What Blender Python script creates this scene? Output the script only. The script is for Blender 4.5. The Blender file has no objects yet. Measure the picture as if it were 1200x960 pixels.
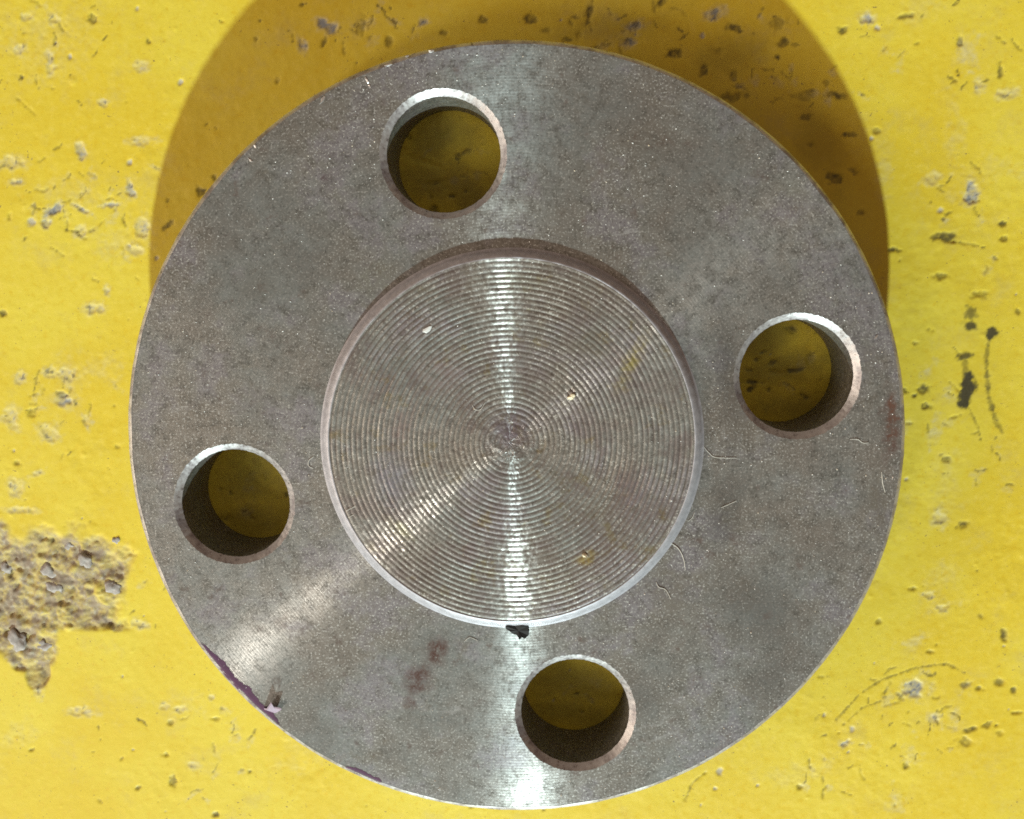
import bpy, bmesh, math, random
import numpy as np
from mathutils import Vector, Matrix, Euler
from mathutils.geometry import delaunay_2d_cdt

MM = 0.001
rng = np.random.default_rng(7)
random.seed(7)
SC = bpy.context.scene
COL = SC.collection

# ------------------------------------------------------------------ camera
F_PX, IW, IH = 1235.66, 1200.0, 960.0
CAM = np.array([5.755, 20.905, 156.838])                # millimetres above the floor
EUL = (-0.113165, 0.038764, 0.0)
cam_d = bpy.data.cameras.new('camera')
cam_d.sensor_fit = 'HORIZONTAL'
cam_d.sensor_width = 36.0
cam_d.lens = 36.0 * F_PX / IW
cam_d.clip_start = 0.005
cam_d.clip_end = 50.0
cam = bpy.data.objects.new('camera', cam_d)
cam.location = Vector(CAM) * MM
cam.rotation_euler = EUL
COL.objects.link(cam)
SC.camera = cam
ROT = np.array(Euler(EUL, 'XYZ').to_matrix())

# ------------------------------------------------------------------ light
world = bpy.data.worlds.new('World')
SC.world = world
world.use_nodes = True
bg = world.node_tree.nodes['Background']
bg.inputs['Color'].default_value = (1.0, 0.68, 0.48, 1)
bg.inputs['Strength'].default_value = 0.22


def lamp(name, loc, target, power, color, shape, sx, sy=None, roll=None):
    d = bpy.data.lights.new(name, 'AREA')
    d.energy = power
    d.color = color
    d.shape = shape
    d.size = sx
    if sy:
        d.size_y = sy
    o = bpy.data.objects.new(name, d)
    o.location = loc
    v = (Vector(target) - Vector(loc)).normalized()
    if roll is None:
        o.rotation_euler = v.to_track_quat('-Z', 'Y').to_euler()
    else:                                               # long side along the vector roll
        x = Vector(roll)
        x = (x - v * x.dot(v)).normalized()
        z = -v
        y = z.cross(x)
        o.rotation_euler = Matrix((x, y, z)).transposed().to_euler()
    COL.objects.link(o)
    return o


# work lamp low on the near side: the crisp shadow
lamp('work_lamp', (0.0, -1.77, 0.93), (0, 0, 0), 54, (0.82, 1.0, 0.98), 'DISK', 0.055)
# fluorescent tube overhead, running out towards the lower left
lamp('tube_lamp', (-1.00, -1.03, 1.50), (0, 0, 0), 7.5, (1.0, 0.93, 0.82), 'RECTANGLE', 0.6, 0.02, roll=(-0.70, -0.72, 0))
# window on the left
lamp('window_light', (-1.95, -0.40, 0.95), (0, 0, 0), 28, (1.0, 0.83, 0.66), 'RECTANGLE', 2.0, 1.0)

SC.cycles.pixel_filter_type = 'BLACKMAN_HARRIS'
SC.cycles.filter_width = 1.7
SC.cycles.use_denoising = False
SC.view_settings.view_transform = 'Standard'
SC.view_settings.look = 'None'
SC.view_settings.exposure = 0.0
SC.view_settings.gamma = 1.0
SC.view_settings.use_curve_mapping = False


# ------------------------------------------------------------------ helpers
def at(px, py, z=0.0):
    """photograph pixel -> point (mm) on the level z (mm)"""
    d = ROT @ np.array([(px - IW / 2) / F_PX, -(py - IH / 2) / F_PX, -1.0])
    t = (z - CAM[2]) / d[2]
    return CAM + t * d


def smooth(a, b, x):
    t = np.clip((x - a) / (b - a), 0, 1)
    return t * t * (3 - 2 * t)


_tab = rng.random((256, 256))


def vnoise(x, y, seed=0):
    xi = np.floor(x).astype(int)
    yi = np.floor(y).astype(int)
    u = x - xi
    v = y - yi
    u = u * u * (3 - 2 * u)
    v = v * v * (3 - 2 * v)
    a, b = seed * 37, seed * 91

    def g(i, j):
        return _tab[(i + a) & 255, (j + b) & 255]
    return ((g(xi, yi) * (1 - u) + g(xi + 1, yi) * u) * (1 - v)
            + (g(xi, yi + 1) * (1 - u) + g(xi + 1, yi + 1) * u) * v) * 2 - 1


def fbm(x, y, size, octs=4, seed=0):
    s, amp, tot = 0, 1.0, 0
    for o in range(octs):
        ca, sa = math.cos(o * 1.1 + seed), math.sin(o * 1.1 + seed)
        k = 2 ** o / size
        s = s + amp * vnoise((x * ca - y * sa) * k + o * 17.3, (x * sa + y * ca) * k + o * 9.1, seed + o)
        tot += amp
        amp *= 0.55
    return s / tot


def mesh_obj(name, verts, faces, mat, parent=None, smooth_shade=True, mm=True):
    me = bpy.data.meshes.new(name)
    v = np.asarray(verts, float)
    if mm:
        v = v * MM
    me.from_pydata(v.tolist(), [], [tuple(f) for f in faces])
    me.update()
    if smooth_shade:
        me.polygons.foreach_set('use_smooth', [True] * len(me.polygons))
    if mat:
        me.materials.append(mat)
    o = bpy.data.objects.new(name, me)
    COL.objects.link(o)
    if parent:
        o.parent = parent
    return o


def fast_mesh(name, V, Q, mat, parent=None):
    """V (n,3) in mm, Q (m,4) quads"""
    me = bpy.data.meshes.new(name)
    me.vertices.add(len(V))
    me.vertices.foreach_set('co', (V * MM).astype(np.float32).ravel())
    me.loops.add(Q.size)
    me.loops.foreach_set('vertex_index', Q.astype(np.int32).ravel())
    me.polygons.add(len(Q))
    me.polygons.foreach_set('loop_start', np.arange(0, Q.size, 4, dtype=np.int32))
    me.polygons.foreach_set('use_smooth', np.ones(len(Q), bool))
    me.update(calc_edges=True)
    me.materials.append(mat)
    o = bpy.data.objects.new(name, me)
    COL.objects.link(o)
    if parent:
        o.parent = parent
    return o


def tag(o, label=None, cat=None, group=None, kind=None):
    for k, v in (('label', label), ('category', cat), ('group', group), ('kind', kind)):
        if v:
            o[k] = v
    return o


# ------------------------------------------------------------------ node helper
class NT:
    def __init__(self, name):
        self.m = bpy.data.materials.new(name)
        self.m.use_nodes = True
        self.t = self.m.node_tree
        self.b = self.t.nodes['Principled BSDF']

    def n(self, kind, **kw):
        nd = self.t.nodes.new(kind)
        for k, v in kw.items():
            setattr(nd, k, v)
        return nd

    def link(self, a, b):
        self.t.links.new(a, b)

    def put(self, sock, v):
        if hasattr(v, 'is_linked') or hasattr(v, 'links'):
            self.link(v, sock)
        else:
            sock.default_value = v

    def math(self, op, a, b=0.0, c=None, clamp=False):
        nd = self.n('ShaderNodeMath', operation=op)
        nd.use_clamp = clamp
        self.put(nd.inputs[0], a)
        self.put(nd.inputs[1], b)
        if c is not None:
            self.put(nd.inputs[2], c)
        return nd.outputs[0]

    def vmath(self, op, a, b=None):
        nd = self.n('ShaderNodeVectorMath', operation=op)
        self.put(nd.inputs[0], a)
        if b is not None:
            self.put(nd.inputs[1], b)
        return nd.outputs['Value'] if op in ('LENGTH', 'DISTANCE') else nd.outputs[0]

    def noise(self, vec, size_mm, detail=3.0, rough=0.55, dist=0.0, color=False):
        nd = self.n('ShaderNodeTexNoise')
        self.link(vec, nd.inputs['Vector'])
        nd.inputs['Scale'].default_value = 1.0 / (size_mm * MM)
        nd.inputs['Detail'].default_value = detail
        nd.inputs['Roughness'].default_value = rough
        nd.inputs['Distortion'].default_value = dist
        return nd.outputs['Color'] if color else nd.outputs['Fac']

    def ramp(self, v, a, b, lo=0.0, hi=1.0):
        nd = self.n('ShaderNodeMapRange', interpolation_type='SMOOTHSTEP')
        self.put(nd.inputs['Value'], v)
        nd.inputs['From Min'].default_value = a
        nd.inputs['From Max'].default_value = b
        nd.inputs['To Min'].default_value = lo
        nd.inputs['To Max'].default_value = hi
        return nd.outputs[0]

    def mix(self, f, a, b, mode='MIX'):
        nd = self.n('ShaderNodeMix', data_type='RGBA', blend_type=mode)
        self.put(nd.inputs[0], f)
        for s, v in ((nd.inputs[6], a), (nd.inputs[7], b)):
            if isinstance(v, tuple) and len(v) == 3:
                v = v + (1,)
            self.put(s, v)
        return nd.outputs[2]

    def mapping(self, vec, loc=(0, 0, 0), rot=(0, 0, 0), scale=(1, 1, 1), vtype='POINT'):
        nd = self.n('ShaderNodeMapping', vector_type=vtype)
        self.link(vec, nd.inputs['Vector'])
        nd.inputs['Location'].default_value = loc
        nd.inputs['Rotation'].default_value = rot
        nd.inputs['Scale'].default_value = scale
        return nd.outputs[0]

    def spot(self, vec, x, y, rx, ry, ang=0.0, soft=0.6):
        """1 inside an ellipse (mm) that fades out; TEXTURE mapping is the inverse transform"""
        v = self.mapping(vec, (x * MM, y * MM, 0), (0, 0, math.radians(ang)), (rx * MM, ry * MM, 1000.0), 'TEXTURE')
        return self.ramp(self.vmath('LENGTH', v), 1.0, 1.0 - soft)

    def bump(self, h, strength, dist_mm, normal=None):
        nd = self.n('ShaderNodeBump')
        nd.inputs['Strength'].default_value = strength
        nd.inputs['Distance'].default_value = dist_mm * MM
        self.link(h, nd.inputs['Height'])
        if normal is not None:
            self.link(normal, nd.inputs['Normal'])
        return nd.outputs[0]


def plain(name, color, rough=0.6, metal=0.0, var=0.25, size=0.4):
    t = NT(name)
    c = t.n('ShaderNodeTexCoord').outputs['Object']
    f = t.noise(c, size, 3)
    t.link(t.mix(f, tuple(x * (1 - var) for x in color), tuple(min(1, x * (1 + var)) for x in color)), t.b.inputs['Base Color'])
    t.b.inputs['Roughness'].default_value = rough
    t.b.inputs['Metallic'].default_value = metal
    return t.m


# ------------------------------------------------------------------ measurements (mm)
R_OUT, H_PL, R_BC, R_BORE, R_RIM = 54.0, 12.3, 40.1, 7.72, 8.62
RF_H, R_RF, R_LAND = 1.35, 26.4, 25.15
HOLE_ANG = [math.radians(13.2 + 90 * k) for k in range(4)]
PITCH = 0.712


# ------------------------------------------------------------------ materials
def steel(name, rings=0.0, spots=(), aniso=1.0, rough=0.27, dirt=1.0, metal=0.5, groove=False, bare=0.46, tint=(0.77, 0.795, 0.835)):
    t = NT(name)
    P = t.n('ShaderNodeTexCoord').outputs['Object']
    warp = t.vmath('SUBTRACT', t.noise(P, 1.6, 3, color=True), (0.5, 0.5, 0.5))
    nd = t.n('ShaderNodeVectorMath', operation='SCALE')
    t.link(warp, nd.inputs[0])
    nd.inputs['Scale'].default_value = 2.6 * MM
    W = t.vmath('ADD', P, nd.outputs[0])
    # broad mottling: grey-green, grey-violet, olive brown
    big = t.noise(P, 17, 4, 0.6)
    big2 = t.noise(t.mapping(P, (0.31, 0.17, 0.0)), 9, 4, 0.65)
    mid = t.noise(P, 1.7, 5, 0.75)
    fine = t.noise(P, 0.42, 3, 0.7)
    col = t.mix(t.ramp(big, 0.38, 0.62), (0.288, 0.303, 0.280), (0.295, 0.262, 0.215))
    col = t.mix(t.ramp(big2, 0.50, 0.66, 0, 0.8), col, (0.310, 0.272, 0.295))
    col = t.mix(t.math('MULTIPLY', t.ramp(t.noise(t.mapping(P, (0.7, 0.2, 0)), 5, 5, 0.7), 0.55, 0.75), 0.6 * dirt), col, (0.215, 0.175, 0.115))
    col = t.mix(t.math('MULTIPLY', t.ramp(mid, 0.51, 0.34), 0.62 * dirt), col, (0.125, 0.115, 0.092))
    col = t.mix(t.math('MULTIPLY', t.ramp(mid, 0.56, 0.78), 0.5), col, (0.50, 0.49, 0.47))
    col = t.mix(t.ramp(fine, 0.35, 0.68, 0.0, 0.6), col, t.mix(0.5, col, (0.48, 0.47, 0.44)))
    col = t.mix(t.ramp(fine, 0.47, 0.30, 0.0, 0.65), col, (0.11, 0.10, 0.09))
    sk = t.noise(t.mapping(P, (0.77, 0.33, 0)), 0.30, 2, 0.6)
    col = t.mix(t.math('MULTIPLY', t.ramp(sk, 0.555, 0.66), t.ramp(big, 0.35, 0.6, 0.45, 1.0)), col, (0.70, 0.68, 0.62))
    # rusty freckles
    fr = t.math('MULTIPLY', t.ramp(t.noise(t.mapping(P, (0.13, 0.4, 0)), 2.6, 4, 0.7), 0.58, 0.72), 0.65 * dirt)
    col = t.mix(fr, col, (0.12, 0.068, 0.048))
    rust = fr
    if groove:                                           # dirt packed in the grooves
        gv = t.n('ShaderNodeAttribute', attribute_name='groove').outputs['Fac']
        gf = t.math('MULTIPLY', t.ramp(gv, 0.35, 0.95), t.ramp(big2, 0.35, 0.6, 0.35, 0.9))
        col = t.mix(gf, col, (0.15, 0.13, 0.11))
        col = t.mix(t.math('MULTIPLY', t.ramp(t.noise(P, 2.2, 5, 0.75), 0.52, 0.68), 0.5), col, (0.13, 0.095, 0.085))
        col = t.mix(t.math('MULTIPLY', t.ramp(t.noise(t.mapping(P, (0.5, 0.9, 0)), 6.0, 5, 0.7), 0.48, 0.64), 0.45), col, (0.19, 0.14, 0.14))
        col = t.mix(t.math('MULTIPLY', t.ramp(t.noise(t.mapping(P, (0.1, 0.3, 0)), 4.0, 5, 0.7), 0.56, 0.68), 0.55), col, (0.22, 0.165, 0.055))
    # fine scratches in several directions
    scr = None
    for k, (ang, sx, sy, th) in enumerate(((20, 0.16, 7, 0.70), (-50, 0.14, 5, 0.71), (75, 0.18, 9, 0.70), (-12, 0.12, 4, 0.72), (48, 0.13, 6, 0.71))):
        v = t.mapping(W, (0.05 * k, 0.03 * k, 0), (0, 0, math.radians(ang)), (1 / sx, 1 / sy, 1), 'POINT')
        s = t.noise(v, 1.0, 1.5, 0.5)
        s = t.ramp(s, th + 0.02, th + 0.08)
        scr = s if scr is None else t.math('MAXIMUM', scr, s)
    col = t.mix(t.math('MULTIPLY', scr, 0.30), col, (0.66, 0.65, 0.62))
    for (x, y, rx, ry, ang, c, a, soft) in spots:
        f = t.math('MULTIPLY', t.spot(W if max(rx, ry) < 9 or True else P, x, y, rx, ry, ang, soft), a)
        f = t.math('MULTIPLY', f, t.ramp(mid, 0.36, 0.58, 0.25, 1.0))
        if c[0] > 1.5 * c[2]:
            f = t.math('MULTIPLY', f, t.ramp(fine, 0.34, 0.50, 0.5, 1.0))
        col = t.mix(f, col, c)
        if c[0] > 1.5 * c[2]:
            rust = t.math('MAXIMUM', rust, f)
    col = t.mix(1.0, col, tint, 'MULTIPLY')
    rustm = t.math('SUBTRACT', 1.0, t.math('MULTIPLY', rust, 0.8), clamp=True)
    sep = t.n('ShaderNodeSeparateXYZ')
    t.link(P, sep.inputs[0])
    flat = t.n('ShaderNodeCombineXYZ')
    t.link(sep.outputs[0], flat.inputs[0])
    t.link(sep.outputs[1], flat.inputs[1])
    nrm = t.bump(fine, 0.20, 0.05)
    nrm = t.bump(mid, 0.22, 0.16, nrm)
    nrm = t.bump(scr, 0.10, 0.03, nrm)
    if rings:
        r = t.vmath('LENGTH', flat.outputs[0])
        rr = t.math('ADD', t.math('MULTIPLY', r, 2 * math.pi / (0.41 * MM)), t.math('MULTIPLY', t.noise(P, 6, 2), 2.0))
        h = t.math('SINE', rr)
        # unequal feed marks: a noise that only varies with the radius
        cv = t.n('ShaderNodeCombineXYZ')
        t.link(r, cv.inputs[0])
        h2 = t.noise(cv.outputs[0], 0.5, 4, 0.8)
        h = t.math('ADD', t.math('MULTIPLY', h, 0.22), t.math('MULTIPLY', h2, 1.6))
        nrm2 = t.bump(h, rings, 0.03)
        col = t.mix(t.ramp(h2, 0.35, 0.68, 0.0, 0.35), col, t.mix(0.55, col, (0.06, 0.055, 0.05)))
    else:
        nrm2 = None
    # dull, dirty lobe
    b = t.b
    t.link(col, b.inputs['Base Color'])
    t.link(t.math('MULTIPLY', rustm, metal), b.inputs['Metallic'])
    t.link(t.math('ADD', t.ramp(mid, 0.3, 0.7, 0.44, 0.60), t.math('MULTIPLY', rust, 0.25)), b.inputs['Roughness'])
    t.link(nrm, b.inputs['Normal'])
    if aniso:
        # bright lobe of the bare turning marks: grooves run round the axis
        c = t.n('ShaderNodeBsdfPrincipled')
        t.link(t.mix(0.55, col, (0.60, 0.60, 0.59)), c.inputs['Base Color'])
        c.inputs['Metallic'].default_value = 1.0
        t.link(t.ramp(mid, 0.3, 0.7, rough - 0.03, rough + 0.05), c.inputs['Roughness'])
        c.inputs['Anisotropic'].default_value = aniso
        t.link(t.vmath('NORMALIZE', flat.outputs[0]), c.inputs['Tangent'])
        if nrm2 is not None:
            t.link(nrm2, c.inputs['Normal'])
        f = t.math('MULTIPLY', rustm, t.ramp(big2, 0.35, 0.62, bare, bare * 0.35))
        f = t.math('MULTIPLY', f, t.ramp(mid, 0.30, 0.52, 0.45, 1.0))
        f = t.math('MULTIPLY', f, t.ramp(fine, 0.35, 0.55, 0.55, 1.0))
        ms = t.n('ShaderNodeMixShader')
        t.link(f, ms.inputs[0])
        t.link(b.outputs[0], ms.inputs[1])
        t.link(c.outputs[0], ms.inputs[2])
        out = [n for n in t.t.nodes if n.type == 'OUTPUT_MATERIAL'][0]
        t.link(ms.outputs[0], out.inputs['Surface'])
    return t.m


def edge_steel():
    t = NT('bright_edge_steel')
    P = t.n('ShaderNodeTexCoord').outputs['Object']
    a, b = t.noise(P, 4.0, 4, 0.65), t.noise(P, 0.7, 4, 0.7)
    c = t.mix(b, (0.42, 0.40, 0.41), (0.66, 0.65, 0.64))
    c = t.mix(t.ramp(a, 0.46, 0.64, 0, 0.75), c, (0.20, 0.165, 0.175))
    c = t.mix(t.ramp(b, 0.44, 0.28, 0, 0.8), c, (0.12, 0.10, 0.095))
    t.link(c, t.b.inputs['Base Color'])
    t.link(t.ramp(a, 0.4, 0.65, 0.75, 0.5), t.b.inputs['Metallic'])
    t.link(t.ramp(b, 0.3, 0.7, 0.36, 0.56), t.b.inputs['Roughness'])
    t.link(t.bump(b, 0.15, 0.10), t.b.inputs['Normal'])
    return t.m


def sp(px, py, rx, ry, ang, c, a, soft=0.7, z=H_PL):
    """spot given in photograph pixels (sizes too; 8.6 px = 1 mm), ang counter-clockwise"""
    q = at(px, py, z)
    return (q[0], q[1], rx / 8.6, ry / 8.6, ang, c, a, soft)


RUST = (0.100, 0.036, 0.022)
BROWN = (0.12, 0.088, 0.055)
DRED = (0.07, 0.022, 0.022)
PALE = (0.62, 0.60, 0.57)
OLIVE = (0.14, 0.125, 0.065)
DARK = (0.075, 0.075, 0.07)
plate_spots = [
    sp(381, 209, 9, 7, 30, DRED, 0.9), sp(512, 764, 20, 28, -20, RUST, 1.0), sp(490, 796, 24, 30, -10, RUST, 0.95), sp(480, 825, 9, 14, 0, RUST, 0.8),
    sp(1043, 500, 16, 60, 0, RUST, 1.0), sp(1046, 490, 9, 40, 0, (0.16, 0.06, 0.03), 1.0), sp(1030, 590, 16, 60, 8, BROWN, 0.7), sp(1020, 420, 20, 30, 0, BROWN, 0.6), sp(880, 190, 60, 22, -45, BROWN, 0.45, 0.9), sp(300, 330, 60, 50, 0, BROWN, 0.4, 0.95), sp(620, 870, 60, 16, 0, (0.36, 0.37, 0.39), 0.5, 0.95), sp(760, 170, 70, 40, 0, BROWN, 0.35, 0.95), sp(880, 720, 90, 80, 0, DARK, 0.25, 0.98), sp(900, 330, 60, 40, 0, DARK, 0.3, 0.95), sp(300, 620, 30, 60, 30, DARK, 0.3, 0.95), sp(740, 820, 60, 40, 0, DARK, 0.3, 0.95), sp(683, 196, 22, 16, 0, BROWN, 0.55),
    sp(640, 220, 24, 12, 0, BROWN, 0.45), sp(705, 180, 10, 22, 0, RUST, 0.3), sp(440, 330, 34, 26, 40, OLIVE, 0.5),
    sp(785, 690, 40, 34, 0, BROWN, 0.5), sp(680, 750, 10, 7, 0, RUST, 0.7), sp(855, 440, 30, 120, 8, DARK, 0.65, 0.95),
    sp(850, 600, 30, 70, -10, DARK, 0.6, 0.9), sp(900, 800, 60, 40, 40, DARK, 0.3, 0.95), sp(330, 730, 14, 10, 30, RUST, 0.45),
    sp(850, 880, 24, 14, 35, RUST, 0.4), sp(300, 480, 40, 60, 0, BROWN, 0.25, 0.9), sp(930, 225, 22, 36, 40, OLIVE, 0.4, 0.9),
    sp(730, 272, 22, 2.6, 4, PALE, 0.7, 0.5), sp(708, 225, 2.4, 30, 0, PALE, 0.45, 0.5), sp(535, 833, 26, 2.2, 8, PALE, 0.5, 0.5),
    sp(848, 505, 2.5, 12, 0, PALE, 0.3, 0.5), sp(413, 123, 3.5, 9, 10, PALE, 0.7, 0.5), sp(420, 142, 2, 6, 30, PALE, 0.6, 0.5),
    sp(760, 850, 44, 3, 22, PALE, 0.35, 0.5), sp(770, 866, 40, 2, 20, PALE, 0.3, 0.5),
]
ZR = H_PL + RF_H
face_spots = [
    sp(600, 505, 44, 40, 0, (0.16, 0.12, 0.14), 1.00, 0.98, ZR), sp(690, 400, 60, 34, -30, BROWN, 0.81, 0.98, ZR),
    sp(520, 440, 46, 40, 30, (0.20, 0.14, 0.13), 0.74, 0.98, ZR), sp(470, 500, 22, 30, 0, (0.18, 0.11, 0.10), 0.68, 0.98, ZR),
    sp(740, 425, 14, 60, -25, (0.24, 0.19, 0.04), 0.88, 0.98, ZR), sp(686, 655, 18, 14, 30, (0.26, 0.18, 0.035), 0.94, 0.95, ZR),
    sp(700, 600, 34, 24, 0, BROWN, 0.68, 0.98, ZR), sp(470, 622, 30, 12, -40, (0.26, 0.23, 0.07), 0.68, 0.98, ZR),
    sp(545, 650, 30, 18, -30, RUST, 0.54, 0.98, ZR), sp(745, 590, 40, 60, 0, (0.21, 0.16, 0.18), 0.61, 0.98, ZR),
    sp(600, 330, 70, 16, 0, OLIVE, 0.41, 0.98, ZR), sp(460, 560, 40, 60, 0, (0.24, 0.24, 0.32), 0.54, 0.98, ZR),
]
M_PLATE = steel('turned_steel_plate', rings=0.45, spots=plate_spots)
M_FACE = steel('turned_steel_face', spots=face_spots, aniso=1.0, rough=0.26, dirt=0.9, metal=0.55, groove=True, bare=0.5, tint=(0.95, 0.97, 1.0))
M_BORE = steel('drilled_steel', aniso=0.0, rough=0.36, dirt=0.6, metal=0.8, tint=(0.75, 0.74, 0.72))
M_EDGE = edge_steel()
M_STEP = plain('dull_step_steel', (0.47, 0.465, 0.505), 0.5, 0.45, 0.4, 0.8)


def floor_material():
    t = NT('yellow_floor_paint')
    P = t.n('ShaderNodeTexCoord').outputs['Object']

    def attr(n):
        return t.n('ShaderNodeAttribute', attribute_name=n).outputs['Fac']
    chip, grime_and_dark, pale, tone, patch = attr('chip'), attr('grime_and_dark'), attr('pale'), attr('tone'), attr('patch')
    n1 = t.noise(P, 26, 4, 0.6)
    n2 = t.noise(P, 1.3, 5, 0.7)
    n3 = t.noise(P, 0.35, 3, 0.7)
    y = t.mix(t.ramp(n1, 0.35, 0.65), (0.735, 0.592, 0.060), (0.705, 0.525, 0.036))
    y = t.mix(t.ramp(n2, 0.5, 0.75, 0, 0.5), y, (0.80, 0.62, 0.10))
    y = t.mix(t.ramp(n2, 0.48, 0.28, 0, 0.45), y, (0.66, 0.43, 0.018))
    y = t.mix(t.ramp(n3, 0.42, 0.25, 0, 0.35), y, (0.52, 0.34, 0.02))
    y = t.mix(t.math('MULTIPLY', t.ramp(t.noise(t.mapping(P, (0.9, 0.1, 0)), 0.5, 2, 0.6), 0.66, 0.75), t.ramp(t.noise(P, 9, 3), 0.44, 0.60)), y, (0.30, 0.22, 0.06))
    # faint grey traffic film
    film = t.math('MULTIPLY', t.ramp(t.noise(t.mapping(P, (0.2, 0.6, 0)), 8, 5, 0.72), 0.50, 0.76), 0.42)
    y = t.mix(film, y, (0.56, 0.46, 0.16))
    y = t.mix(t.math('MULTIPLY', pale, t.ramp(n2, 0.3, 0.6, 0.35, 0.85)), y, (0.56, 0.52, 0.36))
    # bare concrete
    g = t.mix(n2, (0.34, 0.32, 0.28), (0.50, 0.48, 0.45))
    g = t.mix(t.ramp(n3, 0.4, 0.25, 0, 0.6), g, (0.16, 0.15, 0.14))
    g = t.mix(tone, g, t.mix(n2, (0.10, 0.115, 0.14), (0.26, 0.29, 0.33)))
    # rough broken patch: concrete, brown dirt and leftovers of paint
    p1 = t.noise(P, 2.4, 4, 0.65)
    p2 = t.noise(t.mapping(P, (0.4, 0.1, 0)), 3.4, 4, 0.65)
    pc = t.mix(t.ramp(p1, 0.40, 0.60), (0.32, 0.255, 0.175), (0.54, 0.43, 0.16))
    pc = t.mix(t.ramp(p2, 0.50, 0.66, 0, 0.8), pc, (0.27, 0.205, 0.155))
    pc = t.mix(t.ramp(t.noise(P, 1.1, 4, 0.7), 0.54, 0.7, 0, 0.6), pc, (0.50, 0.46, 0.36))
    pc = t.mix(t.ramp(n3, 0.42, 0.28, 0, 0.5), pc, (0.20, 0.15, 0.09))
    c = t.mix(chip, y, g)
    c = t.mix(patch, c, pc)
    c = t.mix(grime_and_dark, c, t.mix(n3, (0.022, 0.020, 0.015), (0.07, 0.06, 0.035)))
    t.link(c, t.b.inputs['Base Color'])
    rgh = t.math('ADD', t.ramp(n2, 0.3, 0.7, 0.42, 0.60), t.math('MULTIPLY', t.math('MAXIMUM', chip, patch), 0.35))
    t.link(rgh, t.b.inputs['Roughness'])
    t.b.inputs['Specular IOR Level'].default_value = 0.4
    nr = t.bump(n3, 0.16, 0.06)
    nr = t.bump(n2, 0.20, 0.14, nr)
    t.link(nr, t.b.inputs['Normal'])
    return t.m


M_FLOOR = floor_material()
M_STONE = plain('grey_aggregate_stone', (0.37, 0.335, 0.31), 0.9, 0, 0.6, 0.6)

# ------------------------------------------------------------------ the floor: one sheet, fine under the lens
STEP = 0.22


def axis(lo, hi, far):
    core = np.arange(lo, hi + STEP / 2, STEP)
    out, s, x = [], STEP, core[-1]
    while x < far:
        s *= 1.25
        x += s
        out.append(x)
    ext = np.array(out)
    return np.concatenate([lo - (ext[::-1] - core[-1]), core, ext])


gx = axis(-88.0, 86.0, 700.0)
gy = axis(-70.0, 70.0, 700.0)
X, Y = np.meshgrid(gx, gy)
Z = (0.10 * fbm(X, Y, 16, 3, 1) + 0.030 * fbm(X, Y, 3.4, 4, 5) + 0.010 * fbm(X, Y, 0.9, 3, 9))
rough_zone = smooth(0.05, 0.5, fbm(X, Y, 13, 3, 21))
Z += rough_zone * (0.075 * fbm(X, Y, 1.9, 5, 12))
Z += 0.018 * fbm(X, Y, 0.8, 2, 15) * smooth(-0.3, 0.4, fbm(X, Y, 9, 3, 23))
CH = np.zeros_like(X)
GR = np.zeros_like(X)
PA = np.zeros_like(X)
TO = np.zeros_like(X)
PT = np.zeros_like(X)
JIT = fbm(X, Y, 1.1, 4, 31)
JIT2 = fbm(X, Y, 0.55, 3, 44)


def win(x, y, r):
    i0, i1 = np.searchsorted(gx, [x - r, x + r])
    j0, j1 = np.searchsorted(gy, [y - r, y + r])
    return slice(j0, j1), slice(i0, i1)


PXMM = 1235.66 / 156.8                                   # pixels per mm on the floor


def ell(px, py, rx, ry, ang=0, jit=0.55, mm=False):
    q = (px, py) if mm else at(px, py)[:2]
    if not mm:
        rx, ry = rx / PXMM, ry / PXMM
    s = win(q[0], q[1], max(rx, ry) * 2.2 + 0.6)
    a = math.radians(ang)
    dx, dy = X[s] - q[0], Y[s] - q[1]
    u = (dx * math.cos(a) + dy * math.sin(a)) / rx
    v = (-dx * math.sin(a) + dy * math.cos(a)) / ry
    k = math.sqrt(rx * ry)
    sd = int(abs(q[0] * 7 + q[1] * 13)) % 200
    d = np.hypot(u, v) + jit * (1.2 * fbm(X[s], Y[s], k * 1.0, 5, sd) + 0.5 * JIT2[s])
    soft = min(0.45, 0.20 / min(rx, ry) + 0.08)
    return s, smooth(1 + soft, 1 - soft, d), d


def chip(px, py, rx, ry, ang=0, tone=0.0, depth=0.15, grime_and_dark=0.0):
    s, m, d = ell(px, py, rx * 0.8, ry * 0.8, ang, 0.95)
    film = -0.05 + 0.85 * min(1, tone * 1.6)
    Z[s] += 0.12 * smooth(2.2, 0.6, d) * JIT2[s]
    GR[s] = np.maximum(GR[s], 0.6 * smooth(1.7, 0.8, d) * smooth(0.25, 0.55, JIT2[s] - 0.3 * JIT[s]))
    CH[s] = np.maximum(CH[s], m * np.clip(film + 0.9 * JIT2[s] + 0.4 * JIT[s], 0, 1))
    PA[s] = np.maximum(PA[s], 0.5 * smooth(2.3, 0.9, d))
    TO[s] = np.where(m > 0.05, np.maximum(TO[s], tone * m), TO[s])
    Z[s] -= m * (depth * (0.45 + 0.55 * min(1, tone * 2)) + 0.08 * JIT2[s])
    # lifted paint lip around the chip
    Z[s] += 0.02 * np.exp(-((d - 1.35) / 0.22) ** 2)
    if grime_and_dark:
        GR[s] = np.maximum(GR[s], grime_and_dark * m * smooth(-0.3, 0.5, JIT2[s]))


def pit(px, py, rx, ry, ang=0, dark=0.9, depth=0.15, mm=False):
    s, m, d = ell(px, py, rx, ry, ang, 0.75, mm)
    GR[s] = np.maximum(GR[s], 0.95 * dark * m * np.clip(0.85 + 0.6 * JIT2[s], 0.2, 1))
    Z[s] -= depth * m


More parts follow.
